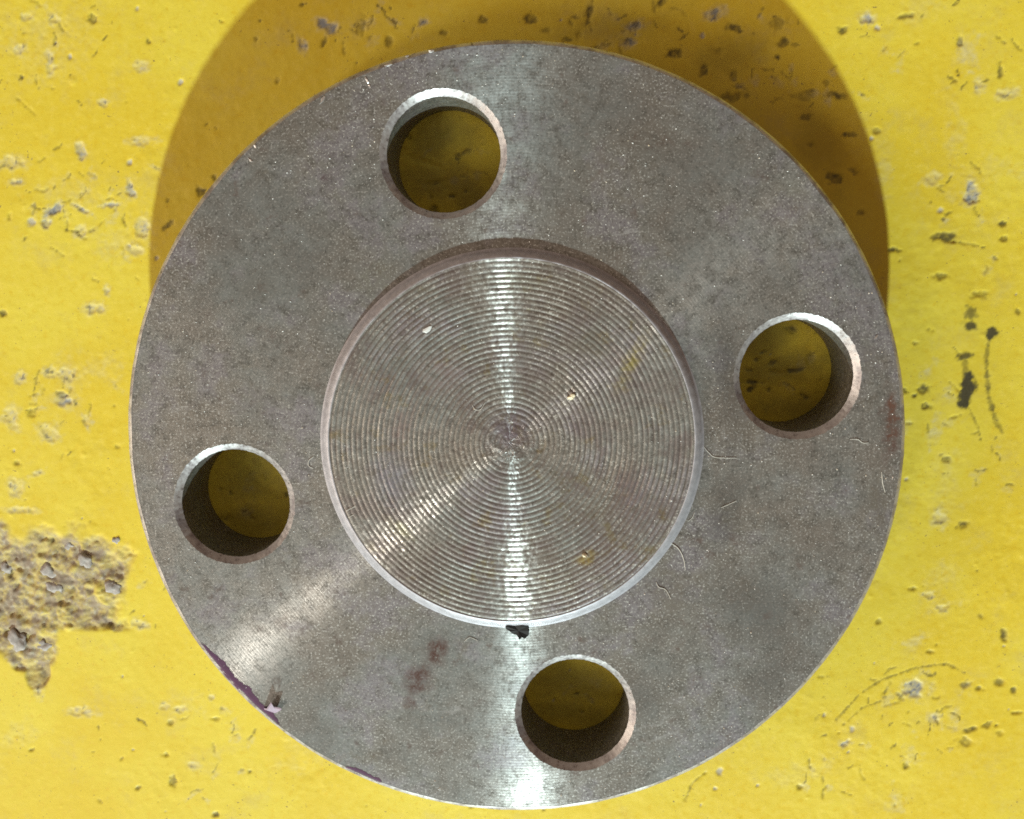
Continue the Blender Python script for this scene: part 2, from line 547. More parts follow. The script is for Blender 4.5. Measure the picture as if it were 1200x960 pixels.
def mark(px, py, rx, ry, ang=0, dark=0.9):
    s, m, d = ell(px, py, rx, ry, ang, 0.6)
    if dark < 0.45:
        m = smooth(1.7, 0.2, d)
    GR[s] = np.maximum(GR[s], dark * m)


def scuff(px, py, rx, ry, ang=0, a=0.8, dig=0.05):
    s, m, d = ell(px, py, rx * 1.1, ry * 1.1, ang, 1.3)
    m = smooth(1.5, 0.3, d)
    PA[s] = np.maximum(PA[s], 0.8 * a * m * np.clip(0.6 + 0.9 * JIT[s], 0, 1))
    Z[s] += m * dig * JIT2[s]


def line(pts, w, dark=0.8, depth=0.06):
    for (a, b) in zip(pts[:-1], pts[1:]):
        n = max(2, int(math.hypot(b[0] - a[0], b[1] - a[1]) / (w * 1.2)))
        for k in range(n):
            f = (k + random.random() * 0.5) / n
            ww = w * random.uniform(0.6, 1.25)
            if random.random() < 0.86:
                pit(a[0] + (b[0] - a[0]) * f, a[1] + (b[1] - a[1]) * f, ww * 1.3, ww,
                    math.degrees(math.atan2(-(b[1] - a[1]), b[0] - a[0])), dark * random.uniform(0.6, 1), depth)


# grey chips: x, y, half sizes (px), angle, tone (0 pale .. 1 blue-black)
for c in [
    (62, 22, 7, 6, 0, .0), (95, 178, 5, 10, 10, .5), (165, 165, 13, 5, 0, .0), (62, 247, 12, 6, 40, .6), (53, 262, 7, 5, 40, .8),
    (152, 222, 5, 9, 15, .5), (168, 267, 9, 11, 0, .2), (95, 273, 6, 7, 0, .1), (131, 240, 10, 3, 5, .5), (97, 246, 11, 3, -30, .4),
    (13, 190, 13, 7, 0, .1), (18, 213, 11, 4, 0, .4), (158, 293, 9, 6, -10, .0), (58, 72, 5, 13, 5, .1), (23, 58, 7, 6, 0, .0),
    (166, 78, 8, 6, 0, .0), (383, 30, 11, 7, -20, .7), (355, 53, 5, 8, 15, .3), (497, 25, 6, 4, 30, .7), (745, 30, 9, 6, 10, .7),
    (735, 50, 8, 6, 0, 1), (838, 15, 10, 6, 20, .9), (1017, 23, 8, 6, 0, .4), (1138, 224, 8, 15, -8, .55), (1093, 210, 9, 6, 30, .0),
    (110, 362, 11, 7, 0, .1), (77, 437, 11, 9, 0, .05), (57, 437, 8, 6, 0, .0), (22, 443, 7, 7, 0, .1), (77, 470, 13, 7, -10, .6),
    (101, 493, 4, 8, 15, .0), (57, 507, 12, 9, 0, .0), (13, 490, 9, 11, 0, .05), (18, 572, 9, 9, 0, .2), (22, 598, 20, 3.5, -3, .1),
    (43, 555, 9, 3, 25, .1), (163, 732, 9, 5, -5, .1), (135, 737, 7, 3, 0, .3), (45, 805, 5, 12, 0, .25), (97, 834, 17, 5, 0, .1),
    (1088, 698, 7, 5, -15, .1), (1105, 712, 6, 5, 0, .1), (1073, 808, 14, 12, 5, .6), (1095, 841, 7, 5, 0, .1), (990, 872, 6, 4, 10, .5),
    (125, 340, 3.5, 6, 10, .3), (1148, 100, 5, 8, 0, .2), (210, 832, 7, 5, 20, .1), (247, 818, 4, 3, 0, .2), (1102, 607, 8, 10, 0, .05),
    (192, 828, 5, 4, 0, .0), (227, 897, 7, 4, 0, .0), (30, 20, 6, 4, 0, .1), (120, 120, 5, 4, 0, .1), (1180, 110, 10, 5, 15, .0),
]:
    chip(*c)
for s_ in [
    (1137, 62, 11, 16, 0), (1088, 433, 10, 6, 40), (1097, 507, 6, 18, -8), (1068, 752, 15, 6, 20), (1068, 880, 9, 15, 0),
    (1048, 940, 10, 16, 0), (1150, 205, 40, 18, 30, .35), (100, 232, 45, 12, -10, .5), (150, 290, 40, 12, 0, .5), (1035, 200, 10, 40, -5, .4),
    (1075, 18, 30, 10, 10, .3), (60, 60, 40, 40, 0, .3), (1120, 135, 8, 40, 0, .35), (215, 830, 30, 14, 30, .35), (110, 430, 30, 16, 0, .35),
    (1100, 690, 20, 26, 0, .35), (330, 900, 30, 8, 0, .25), (20, 860, 25, 12, 20, .35), (940, 905, 30, 10, 20, .3), (1110, 560, 16, 40, 0, .3),
]:
    scuff(*s_)
for p_ in [
    (108, 22, 5, 4), (25, 90, 3, 3), (197, 263, 7, 3, 40), (235, 225, 7, 6, 30), (251, 208, 4, 3), (567, 23, 6, 4), (622, 23, 9, 4), (690, 17, 4, 11, -10),
    (775, 3, 6, 4, 30), (790, 63, 7, 5), (455, 48, 7, 5, 30, .6), (665, 47, 7, 3, 0, .7), (863, 33, 8, 4, -10), (918, 50, 7, 4, 20), (912, 67, 3, 3),
    (825, 83, 4, 6), (860, 87, 5, 7, 0, .7), (860, 113, 14, 5, 5, .75), (943, 112, 12, 6, 0, .5), (983, 112, 10, 4, -8), (943, 138, 8, 4, 0, .7),
    (995, 158, 7, 3), (977, 210, 9, 7, 10), (1000, 200, 6, 3, -20, .6), (970, 97, 4, 3, 0, .6), (915, 27, 9, 6, 0, .5), (987, 35, 6, 4), (1063, 18, 8, 3, 10, .7),
    (1125, 50, 3, 6), (1173, 82, 3, 7), (1108, 277, 12, 5, 0), (1175, 262, 4, 3), (1177, 279, 4, 3), (1047, 293, 6, 2.4), (1027, 153, 5, 3, 0, .6),
    (1082, 457, 6, 6), (1060, 457, 3, 4), (1072, 463, 4, 2, 20), (1085, 477, 5, 4), (1110, 538, 5, 3, 0, .7), (1127, 615, 6, 4, 15), (1147, 345, 9, 4, 0, .5),
    (1103, 323, 7, 3, 0, .7), (1193, 365, 3, 3), (1073, 402, 3, 2, 0, .7), (203, 915, 4, 8, 0, .7), (252, 955, 4, 3), (162, 924, 4, 2, 40), (37, 879, 3, 2),
    (293, 905, 3, 2), (200, 847, 4, 3, 40, .6), (253, 843, 5, 3, 0, .5), (195, 885, 3, 3, 0, .6), (1177, 745, 4, 7), (1188, 810, 4, 4), (1172, 800, 5, 5, 0, .7),
    (1148, 807, 4, 3, 0, .7), (1133, 802, 6, 4, 20, .7), (1138, 855, 7, 3, 15), (1157, 850, 5, 3, 20), (1168, 850, 3, 2), (1130, 870, 9, 6, 0, .5),
    (937, 923, 4, 3, 0, .7), (1070, 690, 4, 2, 0, .7), (1062, 898, 3, 4, 0, .7), (1030, 728, 3, 3, 0, .6), (1090, 764, 4, 2, 0, .7), (3, 368, 4, 4), (37, 483, 5, 5, 0, .5),
    (20, 543, 4, 3, 0, .6), (72, 463, 8, 3, -15, .8), (1192, 836, 6, 2, 0, .6), (520, 38, 5, 3, 0, .6), (640, 36, 5, 3, 0, .5), (425, 30, 5, 9, 0, .5),
    (700, 58, 6, 4, 0, .5), (842, 60, 6, 4, 0, .5), (950, 170, 5, 3, 0, .6), (1010, 250, 4, 3, 0, .6), (300, 45, 3, 3, 0, .6), (325, 95, 3, 3, 0, .5),
    # what shows through the bolt holes
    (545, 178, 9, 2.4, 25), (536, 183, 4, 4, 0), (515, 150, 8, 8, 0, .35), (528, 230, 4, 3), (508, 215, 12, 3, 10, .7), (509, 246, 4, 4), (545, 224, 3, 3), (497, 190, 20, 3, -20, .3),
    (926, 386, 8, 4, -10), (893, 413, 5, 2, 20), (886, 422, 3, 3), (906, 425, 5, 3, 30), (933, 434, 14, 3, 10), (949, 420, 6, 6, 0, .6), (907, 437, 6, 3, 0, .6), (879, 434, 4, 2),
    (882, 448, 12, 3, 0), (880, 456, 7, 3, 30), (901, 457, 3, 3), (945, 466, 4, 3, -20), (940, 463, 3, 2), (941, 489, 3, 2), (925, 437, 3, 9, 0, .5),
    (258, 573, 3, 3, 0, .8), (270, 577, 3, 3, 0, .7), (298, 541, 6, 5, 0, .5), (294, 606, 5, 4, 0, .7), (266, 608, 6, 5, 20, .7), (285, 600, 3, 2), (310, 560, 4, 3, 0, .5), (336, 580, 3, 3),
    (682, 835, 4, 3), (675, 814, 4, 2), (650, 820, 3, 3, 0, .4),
]:
    pit(*p_)
for m_ in [
    (1138, 367, 7, 8, 0, .7), (1138, 382, 8, 6, 0, .9), (1162, 392, 6, 9, -25, .95), (1133, 457, 9, 19, 0, .97), (1132, 418, 7, 4, 20, .85), (1131, 434, 4, 12, 0, .5),
]:
    mark(*m_)
for g_ in [(515, 160, 40, 26, 20, .44), (500, 215, 36, 22, 0, .42), (545, 225, 26, 20, 0, .4), (925, 430, 44, 18, 5, .44), (900, 400, 30, 22, 30, .38), (935, 480, 36, 18, 0, .4),  # broad soft dark patches over the hole floors and beyond the rim
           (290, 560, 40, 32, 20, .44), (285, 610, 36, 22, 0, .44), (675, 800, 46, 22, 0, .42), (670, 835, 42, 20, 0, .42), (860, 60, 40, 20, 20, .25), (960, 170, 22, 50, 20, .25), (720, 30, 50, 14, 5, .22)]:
    mark(*g_)
line([(1158, 402), (1156, 430), (1159, 465), (1167, 492), (1178, 514)], 2.6, .85, 0.01)
line([(1136, 478), (1146, 500), (1150, 516)], 1.5, .6, 0.02)
line([(980, 844), (1007, 814), (1033, 797), (1073, 783), (1110, 778), (1133, 790)], 1.5, .75, 0.03)
line([(988, 850), (1010, 830), (1032, 822)], 1.3, .6, 0.03)
line([(1045, 770 + 28), (1034, 815), (1038, 827), (1056, 822)], 1.4, .5, 0.03)
line([(803, 938), (812, 918), (828, 905)], 1.5, .55, 0.08)
line([(1115, 283), (1148, 288)], 1.5, .6, 0.05)
line([(60, 290), (75, 300)], 1.4, .5, 0.05)
line([(20, 115), (42, 135)], 1.4, .35, 0.05)

# short ragged cracks and tears in the paint
for (cx_, cy_, sx_, sy_, n_) in [(90, 235, 80, 60, 34), (60, 60, 60, 55, 14), (60, 470, 60, 50, 16), (1090, 60, 90, 55, 14), (430, 35, 90, 28, 14), (720, 30, 90, 26, 16), (900, 90, 70, 60, 20),
                                 (1120, 250, 60, 60, 10), (1110, 470, 60, 90, 16), (1080, 830, 90, 60, 26), (230, 860, 90, 60, 16), (1010, 900, 120, 40, 14), (100, 690, 80, 60, 14),
                                 (520, 195, 50, 50, 8), (930, 440, 50, 50, 10), (285, 580, 50, 45, 8), (675, 820, 45, 40, 6)]:
    for _ in range(n_):
        x_, y_ = random.gauss(cx_, sx_ * 0.6), random.gauss(cy_, sy_ * 0.6)
        a_ = random.gauss(0.35, 0.9)
        pts_ = [(x_, y_)]
        for _k in range(random.randint(1, 3)):
            a_ += random.uniform(-0.8, 0.8)
            l_ = random.uniform(3, 8)
            pts_.append((pts_[-1][0] + l_ * math.cos(a_), pts_[-1][1] - l_ * math.sin(a_)))
        line(pts_, random.uniform(0.9, 1.7), random.uniform(.4, .9), random.uniform(0.02, 0.06))
        if random.random() < 0.5:
            scuff(x_ + 3, y_ + 3, random.uniform(4, 9), random.uniform(2, 5), math.degrees(a_), .7)

# scattered air holes, nibs and tiny scabs, thicker where the concrete under the paint is rough
k = 0
while k < 430:
    x, y = random.uniform(-86, 84), random.uniform(-69, 69)
    j, i = np.searchsorted(gy, y), np.searchsorted(gx, x)
    if random.random() > 0.25 + 0.75 * rough_zone[j, i]:
        continue
    k += 1
    r = 0.10 + 0.30 * random.random() ** 3
    u = random.random()
    if u < 0.45:
        pit(x, y, r * random.uniform(1, 1.9), r, random.uniform(0, 180), random.uniform(.3, .8), random.uniform(.05, .13), True)
    elif u < 0.8:
        s, m, d = ell(x, y, r * 1.8, r * 1.5, random.uniform(0, 180), 0.5, True)
        Z[s] += m * random.uniform(0.02, 0.07)
    else:
        s, m, d = ell(x, y, r * 1.6, r * 1.3, random.uniform(0, 180), 0.6, True)
        CH[s] = np.maximum(CH[s], m * 0.8)
        Z[s] -= m * 0.16

# the broken patch on the left
a0 = at(0, 680)
s = win(-78, -20, 26)
PXm = None
A = at(172, 737)[:2]
px0, py0 = at(-30, 622)[:2]
pr, pb = at(142, 700)[0], at(100, 737)[1]
xs, ys = X[s], Y[s]
jl = 3.4 * fbm(xs, ys, 5.0, 5, 51)
top_edge = at(60, 622)[1] + 1.6 * fbm(xs, ys, 9, 3, 53)
m1 = smooth(-1.4, 1.6, (pr - xs) + 1.3 * jl) * smooth(-0.6, 0.7, (ys - pb) + 0.30 * jl) * smooth(-1.2, 1.4, (top_edge - ys) + jl)
c2 = at(30, 745)[:2]
m2 = smooth(1.15, 0.85, np.hypot((xs - c2[0]) / 5.2, (ys - c2[1]) / 5.0) + 0.14 * jl)
m3 = smooth(1.2, 0.8, np.hypot((xs - at(44, 786)[0]) / 1.6, (ys - at(44, 786)[1]) / 2.4) + 0.25 * jl)
m = np.clip(np.maximum(np.maximum(m1, m2), 0.8 * m3), 0, 1)
bump1 = fbm(xs, ys, 4.6, 5, 61)
bump2 = fbm(xs, ys, 1.1, 4, 67)
Z[s] = Z[s] * (1 - 0.6 * m) + m * (-0.25 + 0.80 * bump1 + 0.42 * bump2)
keep = smooth(0.10, 0.55, bump1 + 0.4 * bump2)           # paint left on some of the high spots
PT[s] = np.maximum(PT[s], m * (1 - 0.6 * keep))
CH[s] *= 1 - 0.7 * m
CH[s] = np.maximum(CH[s], m2 * smooth(-0.1, 0.4, bump2) * 0.9)
GR[s] = np.maximum(GR[s], m * 0.75 * smooth(0.35, 0.65, -bump1 - 0.3 * bump2))

ny, nx = X.shape
Z -= 0.10
V = np.stack([X.ravel(), Y.ravel(), Z.ravel()], 1)
idx = np.arange(ny * nx).reshape(ny, nx)
Q = np.stack([idx[:-1, :-1].ravel(), idx[:-1, 1:].ravel(), idx[1:, 1:].ravel(), idx[1:, :-1].ravel()], 1)
floor = fast_mesh('floor', V, Q, M_FLOOR)
for nme, arr in (('chip', CH), ('grime_and_dark', GR), ('pale', PA), ('tone', TO), ('patch', PT)):
    at_ = floor.data.attributes.new(nme, 'FLOAT', 'POINT')
    at_.data.foreach_set('value', np.clip(arr, 0, 1).astype(np.float32).ravel())
tag(floor, 'yellow painted concrete floor, chipped and pitted', 'floor', kind='structure')


def height(x, y):
    j, i = min(np.searchsorted(gy, y), ny - 1), min(np.searchsorted(gx, x), nx - 1)
    return Z[j, i]


# stones of the concrete that stand out of the broken patch
def stone(px, py, rx, ry, rz, ang, seed):
    q = at(px, py)
    bm = bmesh.new()
    bmesh.ops.create_icosphere(bm, subdivisions=3, radius=1)
    for v in bm.verts:
        c = v.co
        n = 0.55 * vnoise(np.array(c.x * 1.6 + seed), np.array(c.y * 1.6 + c.z * 1.3), seed) + 0.20 * vnoise(np.array(c.x * 4 + 3 * seed), np.array(c.y * 4 - c.z * 3), seed + 3)
        v.co = c * (1 + float(n))
        v.co = Vector((v.co.x * 0.88 * rx / PXMM, v.co.y * 0.88 * ry / PXMM, v.co.z * rz * 0.6)) * MM
    me = bpy.data.meshes.new('stone')
    bm.to_mesh(me)
    bm.free()
    me.polygons.foreach_set('use_smooth', [True] * len(me.polygons))
    me.materials.append(M_STONE)
    o = bpy.data.objects.new('stone', me)
    o.location = (q[0] * MM, q[1] * MM, (height(q[0], q[1]) - 0.02) * MM)
    o.rotation_euler = (0, 0, math.radians(ang))
    o.parent = floor
    COL.objects.link(o)


for k_, st in enumerate([(100, 657, 10, 11, .75, 30), (57, 672, 13, 11, .7, 10), (62, 690, 11, 9, .7, -20), (132, 688, 11, 11, .8, 0),
                         (20, 750, 12, 14, .7, 20), (50, 756, 11, 7, .6, 10), (5, 668, 8, 9, .6, 0), (136, 634, 6, 5, .4, 0), (80, 640, 7, 5, .45, 20)]):
    stone(*st, k_ + 2)

# ------------------------------------------------------------------ the flange
flange = bpy.data.objects.new('blind_flange', None)
flange.empty_display_size = 0.02
COL.objects.link(flange)
tag(flange, 'round grey steel blind flange with four bolt holes lying on the yellow floor', 'flange')


def circ(r, n, cx=0, cy=0, jit=0.0, seed=0, ph=0.0):
    t = np.linspace(0, 2 * np.pi, n, endpoint=False) + ph
    rr = r + (jit * (0.6 * vnoise(t * 40 / 6.283 * 6, t * 0 + seed, seed) + 0.6 * np.maximum(0, vnoise(t * 13 * 6, t * 0 + seed + 5.5, seed + 2)) ** 2) if jit else 0)
    return np.stack([cx + rr * np.cos(t), cy + rr * np.sin(t)], 1)


N_O, N_H = 900, 240
centers = [(R_BC * math.cos(a), R_BC * math.sin(a)) for a in HOLE_ANG]
top_o = circ(R_OUT - 0.70, N_O, jit=0.16, seed=3)
rim_loops = [circ(R_RIM, N_H, cx, cy, jit=0.10, seed=11 + i) for i, (cx, cy) in enumerate(centers)]


def holed_disc(outer, loops):
    pts = [Vector(p) for p in outer]
    edges = [(i, (i + 1) % len(outer)) for i in range(len(outer))]
    for lp in loops:
        b = len(pts)
        pts += [Vector(p) for p in lp]
        edges += [(b + i, b + (i + 1) % len(lp)) for i in range(len(lp))]
    # a scatter of inner points keeps the triangles well shaped
    for r in np.arange(3, 53, 4.0):
        for t_ in np.linspace(0, 2 * np.pi, int(max(8, r * 1.6)), endpoint=False):
            p = np.array([r * math.cos(t_), r * math.sin(t_)])
            if all(np.hypot(*(p - c)) > R_RIM + 0.8 for c in np.array(centers)):
                pts.append(Vector(p))
    vo, eo, fo, *_ = delaunay_2d_cdt(pts, edges, [], 0, 1e-6)
    v = np.array([tuple(p) for p in vo])
    keep = []
    for f in fo:
        c = v[list(f)].mean(0)
        if np.hypot(*c) < R_OUT and all(np.hypot(c[0] - cx, c[1] - cy) > R_RIM - 0.45 or True for cx, cy in centers):
            inside = False
            for (cx, cy), lp in zip(centers, loops):
                d = c - np.array([cx, cy])
                rad = np.hypot(*d)
                if rad < R_RIM + 0.5:
                    a = math.atan2(d[1], d[0]) % (2 * math.pi)
                    kk = a / (2 * math.pi) * N_H
                    i0 = int(kk) % N_H
                    r0 = np.hypot(*(lp[i0] - (cx, cy)))
                    r1 = np.hypot(*(lp[(i0 + 1) % N_H] - (cx, cy)))
                    if rad < r0 + (r1 - r0) * (kk - int(kk)):
                        inside = True
            if not inside:
                keep.append(tuple(f))
    return v, keep


dv, df = holed_disc(top_o, rim_loops)
verts = [(x, y, H_PL) for x, y in dv]
faces = list(df)
plate = mesh_obj('plate', verts, faces, M_PLATE, flange, False)
# underside, side wall (part of the same plate)
bm = bmesh.new()
bm.from_mesh(plate.data)
side = []
for (r, z, jt) in ((R_OUT, H_PL - 0.62, 0.04), (R_OUT, 0.6, 0.03), (R_OUT - 0.6, 0.02, 0.0)):
    c = circ(r, N_O, jit=jt, seed=6)
    side.append([bm.verts.new((x * MM, y * MM, z * MM)) for x, y in c])
for a, b in zip(side[:-1], side[1:]):
    for i in range(N_O):
        f = bm.faces.new((b[i], b[(i + 1) % N_O], a[(i + 1) % N_O], a[i]))
        f.smooth = False
dn = [bm.verts.new((x * MM, y * MM, 0.0 + 0.02 * MM)) for x, y in circ(R_OUT - 0.6, N_O)]
dv2, df2 = holed_disc(circ(R_OUT - 0.6, N_O), [circ(R_BORE, N_H, cx, cy) for cx, cy in centers]) if False else (None, None)
bmesh.ops.delete(bm, geom=dn, context='VERTS')
bm.to_mesh(plate.data)
bm.free()

# outer chamfer, bright where the burr has been rubbed off
ca = np.c_[top_o, np.full(N_O, H_PL)]
cm = np.c_[circ(R_OUT - 0.28, N_O, jit=0.10, seed=4), np.full(N_O, H_PL - 0.22)]
cb = np.c_[circ(R_OUT, N_O, jit=0.04, seed=6), np.full(N_O, H_PL - 0.62)]
vv = np.concatenate([ca, cm, cb])
ff = []
for k in range(2):
    for i in range(N_O):
        j = (i + 1) % N_O
        ff.append((k * N_O + i, (k + 1) * N_O + i, (k + 1) * N_O + j, k * N_O + j))
mesh_obj('outer_chamfer', vv, ff, M_EDGE, flange, True)

# bolt holes: bore wall with its chamfered rim
for i, (cx, cy) in enumerate(centers):
    rr = rim_loops[i] - (cx, cy)
    c1 = circ(R_BORE, N_H, jit=0.05, seed=20 + i)
    rows = [np.c_[c1, np.full(N_H, H_PL - 0.80)]]
    for z in np.linspace(H_PL - 1.6, 0.05, 7):
        rows.append(np.c_[circ(R_BORE, N_H), np.full(N_H, z)])

    def strip(rows):
        v = np.concatenate(rows)
        f = []
        for k in range(len(rows) - 1):
            for a in range(N_H):
                b = (a + 1) % N_H
                f.append((k * N_H + a, k * N_H + b, (k + 1) * N_H + b, (k + 1) * N_H + a)[::-1])
        return v, f
    v, f = strip(rows)
    f = [q[::-1] for q in f]
    bore = mesh_obj('bolt_hole', v, f, M_BORE, flange)
    bore.location = (cx * MM, cy * MM, 0)
    mid_ = circ((R_BORE + R_RIM) / 2 + 0.05, N_H, jit=0.05, seed=33 + i)
    v, f = strip([np.c_[rr, np.full(N_H, H_PL)], np.c_[mid_, np.full(N_H, H_PL - 0.33)], rows[0]])
    f = [q[::-1] for q in f]
    mesh_obj('hole_chamfer', v, f, M_EDGE, bore)

# raised face: a real phonographic spiral
NT_ = 560
r_in = np.arange(0.0, R_LAND, PITCH / 10)
r_ed = np.array([R_LAND + 0.02, R_LAND + 0.18, R_LAND + 0.40, R_LAND + 0.62, R_LAND + 0.85, R_LAND + 1.05, R_RF - 0.08, R_RF + 0.25])
RR = np.concatenate([r_in, r_ed])
TH = np.linspace(0, 2 * np.pi, NT_, endpoint=False)
RG, TG = np.meshgrid(RR, TH)
XG, YG = RG * np.cos(TG), RG * np.sin(TG)
ph = (RG + 0.05 * fbm(XG, YG, 7, 2, 71)) / PITCH - TG / (2 * np.pi)
prof = 0.5 + 0.5 * np.cos(2 * np.pi * ph)
prof = prof ** 0.7
amp = 0.078 * (0.75 + 0.6 * fbm(XG, YG, 4, 4, 75) + 0.35 * fbm(RG, RG * 0 + 7, 1.0, 2, 77)) * smooth(0.6, 4.5, RG) * (0.8 + 0.3 * smooth(8, 22, RG))
zz = RF_H + amp * (prof - 1) + 0.020 * fbm(XG, YG, 0.6, 3, 80) + 0.014 * fbm(RG, RG * 0 + 3, 1.3, 3, 83)
zz += 0.07 * (fbm(RG, TG * 1.2, 0.7, 3, 88) + fbm(XG, YG, 0.9, 3, 89)) * smooth(6, 3, RG)                       # torn centre
edge_z = np.interp(RR, [R_LAND, R_LAND + 0.18, R_LAND + 0.62, R_LAND + 1.05, R_RF, R_RF + 0.25],
                   [RF_H, RF_H - 0.04, RF_H - 0.40, RF_H - 0.95, 0.02, -0.03])
ne = len(r_in)
nick = 0.06 * fbm(XG[:, ne:], YG[:, ne:], 0.9, 3, 91)
zz[:, ne:] = edge_z[None, ne:] + nick * np.array([.3, .8, 1, 1, 1, .8, .3, 0])[None, :]
Vf = np.stack([XG.ravel(), YG.ravel(), (zz + H_PL).ravel()], 1)
ix = np.arange(NT_ * len(RR)).reshape(NT_, len(RR))
ix2 = np.roll(ix, -1, 0)
Qf = np.stack([ix[:, :-1].ravel(), ix[:, 1:].ravel(), ix2[:, 1:].ravel(), ix2[:, :-1].ravel()], 1)
Qf = Qf.reshape(NT_, len(RR) - 1, 4)
split = ne - 1
GV = np.clip(1 - prof + 0.25 * fbm(XG, YG, 0.8, 3, 93), 0, 1)
face = fast_mesh('raised_face', Vf, Qf[:, :split].reshape(-1, 4), M_FACE, flange)
ga = face.data.attributes.new('groove', 'FLOAT', 'POINT')
ga.data.foreach_set('value', GV.astype(np.float32).ravel())
fast_mesh('raised_face_chamfer', Vf, Qf[:, split:].reshape(-1, 4), M_STEP, flange)


# purple layout paint rubbed over the rim
tp = NT('purple_marking_paint')
Pp = tp.n('ShaderNodeTexCoord').outputs['Object']
pn, pf = tp.noise(Pp, 1.1, 4, 0.7), tp.noise(Pp, 0.35, 3, 0.7)
tp.link(tp.mix(pn, (0.045, 0.009, 0.038), (0.11, 0.028, 0.095)), tp.b.inputs['Base Color'])
tp.b.inputs['Roughness'].default_value = 0.55
pe = tp.n('ShaderNodeAttribute', attribute_name='cover').outputs['Fac']
tp.link(tp.ramp(tp.math('ADD', tp.math('MULTIPLY', pe, 0.75), tp.math('MULTIPLY', tp.math('ADD', pn, pf), 0.5)), 0.62, 0.90), tp.b.inputs['Alpha'])
M_PURPLE = tp.m


def smear(p0, p1, wide, seed, name='purple_paint_smear'):
    a0_ = at(*p0, H_PL)
    a1_ = at(*p1, H_PL)
    t0, t1 = math.atan2(a0_[1], a0_[0]), math.atan2(a1_[1], a1_[0])
    n = 160
    v, f = [], []
    for i in range(n + 1):
        u = i / n
        t = t0 + (t1 - t0) * u
        w = wide * (math.sin(math.pi * u) ** 0.55) * (0.80 + 0.38 * float(vnoise(np.array(u * 7.0 + seed), np.array(0.4), seed)) + 0.10 * float(vnoise(np.array(u * 45.0), np.array(1.4), seed)))
        w = max(0.03, w)
        out = 0.10 * float(vnoise(np.array(u * 60.0), np.array(2.4), seed))
        r_o = R_OUT - 0.66 + 0.22 * math.sin(math.pi * u) + out
        for kk in range(5):
            r = r_o - (w + r_o - (R_OUT - 0.66)) * kk / 4 if kk else r_o
            z = H_PL + (0.022 if r < R_OUT - 0.75 else 0.03 - (r - (R_OUT - 0.75)) * 0.55)
            v.append((r * math.cos(t), r * math.sin(t), z))
    for i in range(n):
        for kk in range(4):
            a, b = i * 5 + kk, (i + 1) * 5 + kk
            f.append((a, b, b + 1, a + 1))
    o = mesh_obj(name, v, f, M_PURPLE, flange)
    cov = o.data.attributes.new('cover', 'FLOAT', 'POINT')
    cov.data.foreach_set('value', [min(1.0, 2.2 * math.sin(math.pi * i / n)) * (1.0, 1.0, 0.95, 0.7, 0.1)[kk] for i in range(n + 1) for kk in range(5)])
    o['label'] = 'purple paint rubbed along the rim'


smear((234, 748), (336, 850), 1.6, 3)
smear((405, 895), (450, 918), 0.9, 8)

# bright burrs on the rim
M_BURR = plain('bright_burr', (0.80, 0.79, 0.78), 0.35, 0.9, 0.15, 0.5)


def sliver(px, py, l, w, h, ang, mat, name, parent=None, z=H_PL, seed=1, lift=0.0):
    """a small irregular flake (mm) lying on level z"""
    q = at(px, py, z)
    r = random.Random(seed)
    n = 9
    lo, hi = [], []
    for k in range(n):
        t = 2 * math.pi * k / n
        s_ = r.uniform(0.72, 1.2)
        x, y = l / 2 * math.cos(t) * s_, w / 2 * math.sin(t) * s_
        lo.append((x, y, 0.0))
        hi.append((x * 0.82, y * 0.78, h * r.uniform(0.6, 1.15) + lift * (0.5 + math.cos(t) / 2)))
    v = lo + hi + [(0, 0, h * 1.15 + lift * 0.5)]
    f = [tuple(range(n))[::-1]]
    for k in range(n):
        f.append((k, (k + 1) % n, n + (k + 1) % n, n + k))
        f.append((n + k, n + (k + 1) % n, 2 * n))
    o = mesh_obj(name, v, f, mat, parent, False)
    o.location = (q[0] * MM, q[1] * MM, (z + 0.008) * MM)
    o.rotation_euler = (0, 0, math.radians(ang))
    return o


for k_, (px, py, l, w, ang) in enumerate([(378, 117, 1.3, .5, 65), (430, 94, 1.0, .35, -60), (433, 101, .7, .3, -55), (299, 171, .9, .4, -50), (294, 188, .8, .35, -45),
                                         (455, 76, 1.3, .4, 18), (505, 60, .9, .35, 10), (477, 66, .7, .3, 15), (1027, 395, .8, .25, 60), (1046, 560, .7, .2, 80)]):
    sliver(px, py, l, w, 0.10, ang, M_BURR, 'burr', flange, seed=40 + k_)

# ------------------------------------------------------------------ crumbs and scraps lying on the flange
M_BLACK = plain('black_scrap', (0.014, 0.013, 0.012), 0.8, 0, 0.5, 0.3)
M_FLAKE = plain('pale_flake', (0.33, 0.26, 0.34), 0.6, 0, 0.12, 0.4)
M_CRUMB = plain('cream_crumb', (0.78, 0.68, 0.48), 0.7, 0, 0.15, 0.3)
M_WHITE = plain('white_flake', (0.70, 0.71, 0.70), 0.5, 0, 0.1, 0.3)

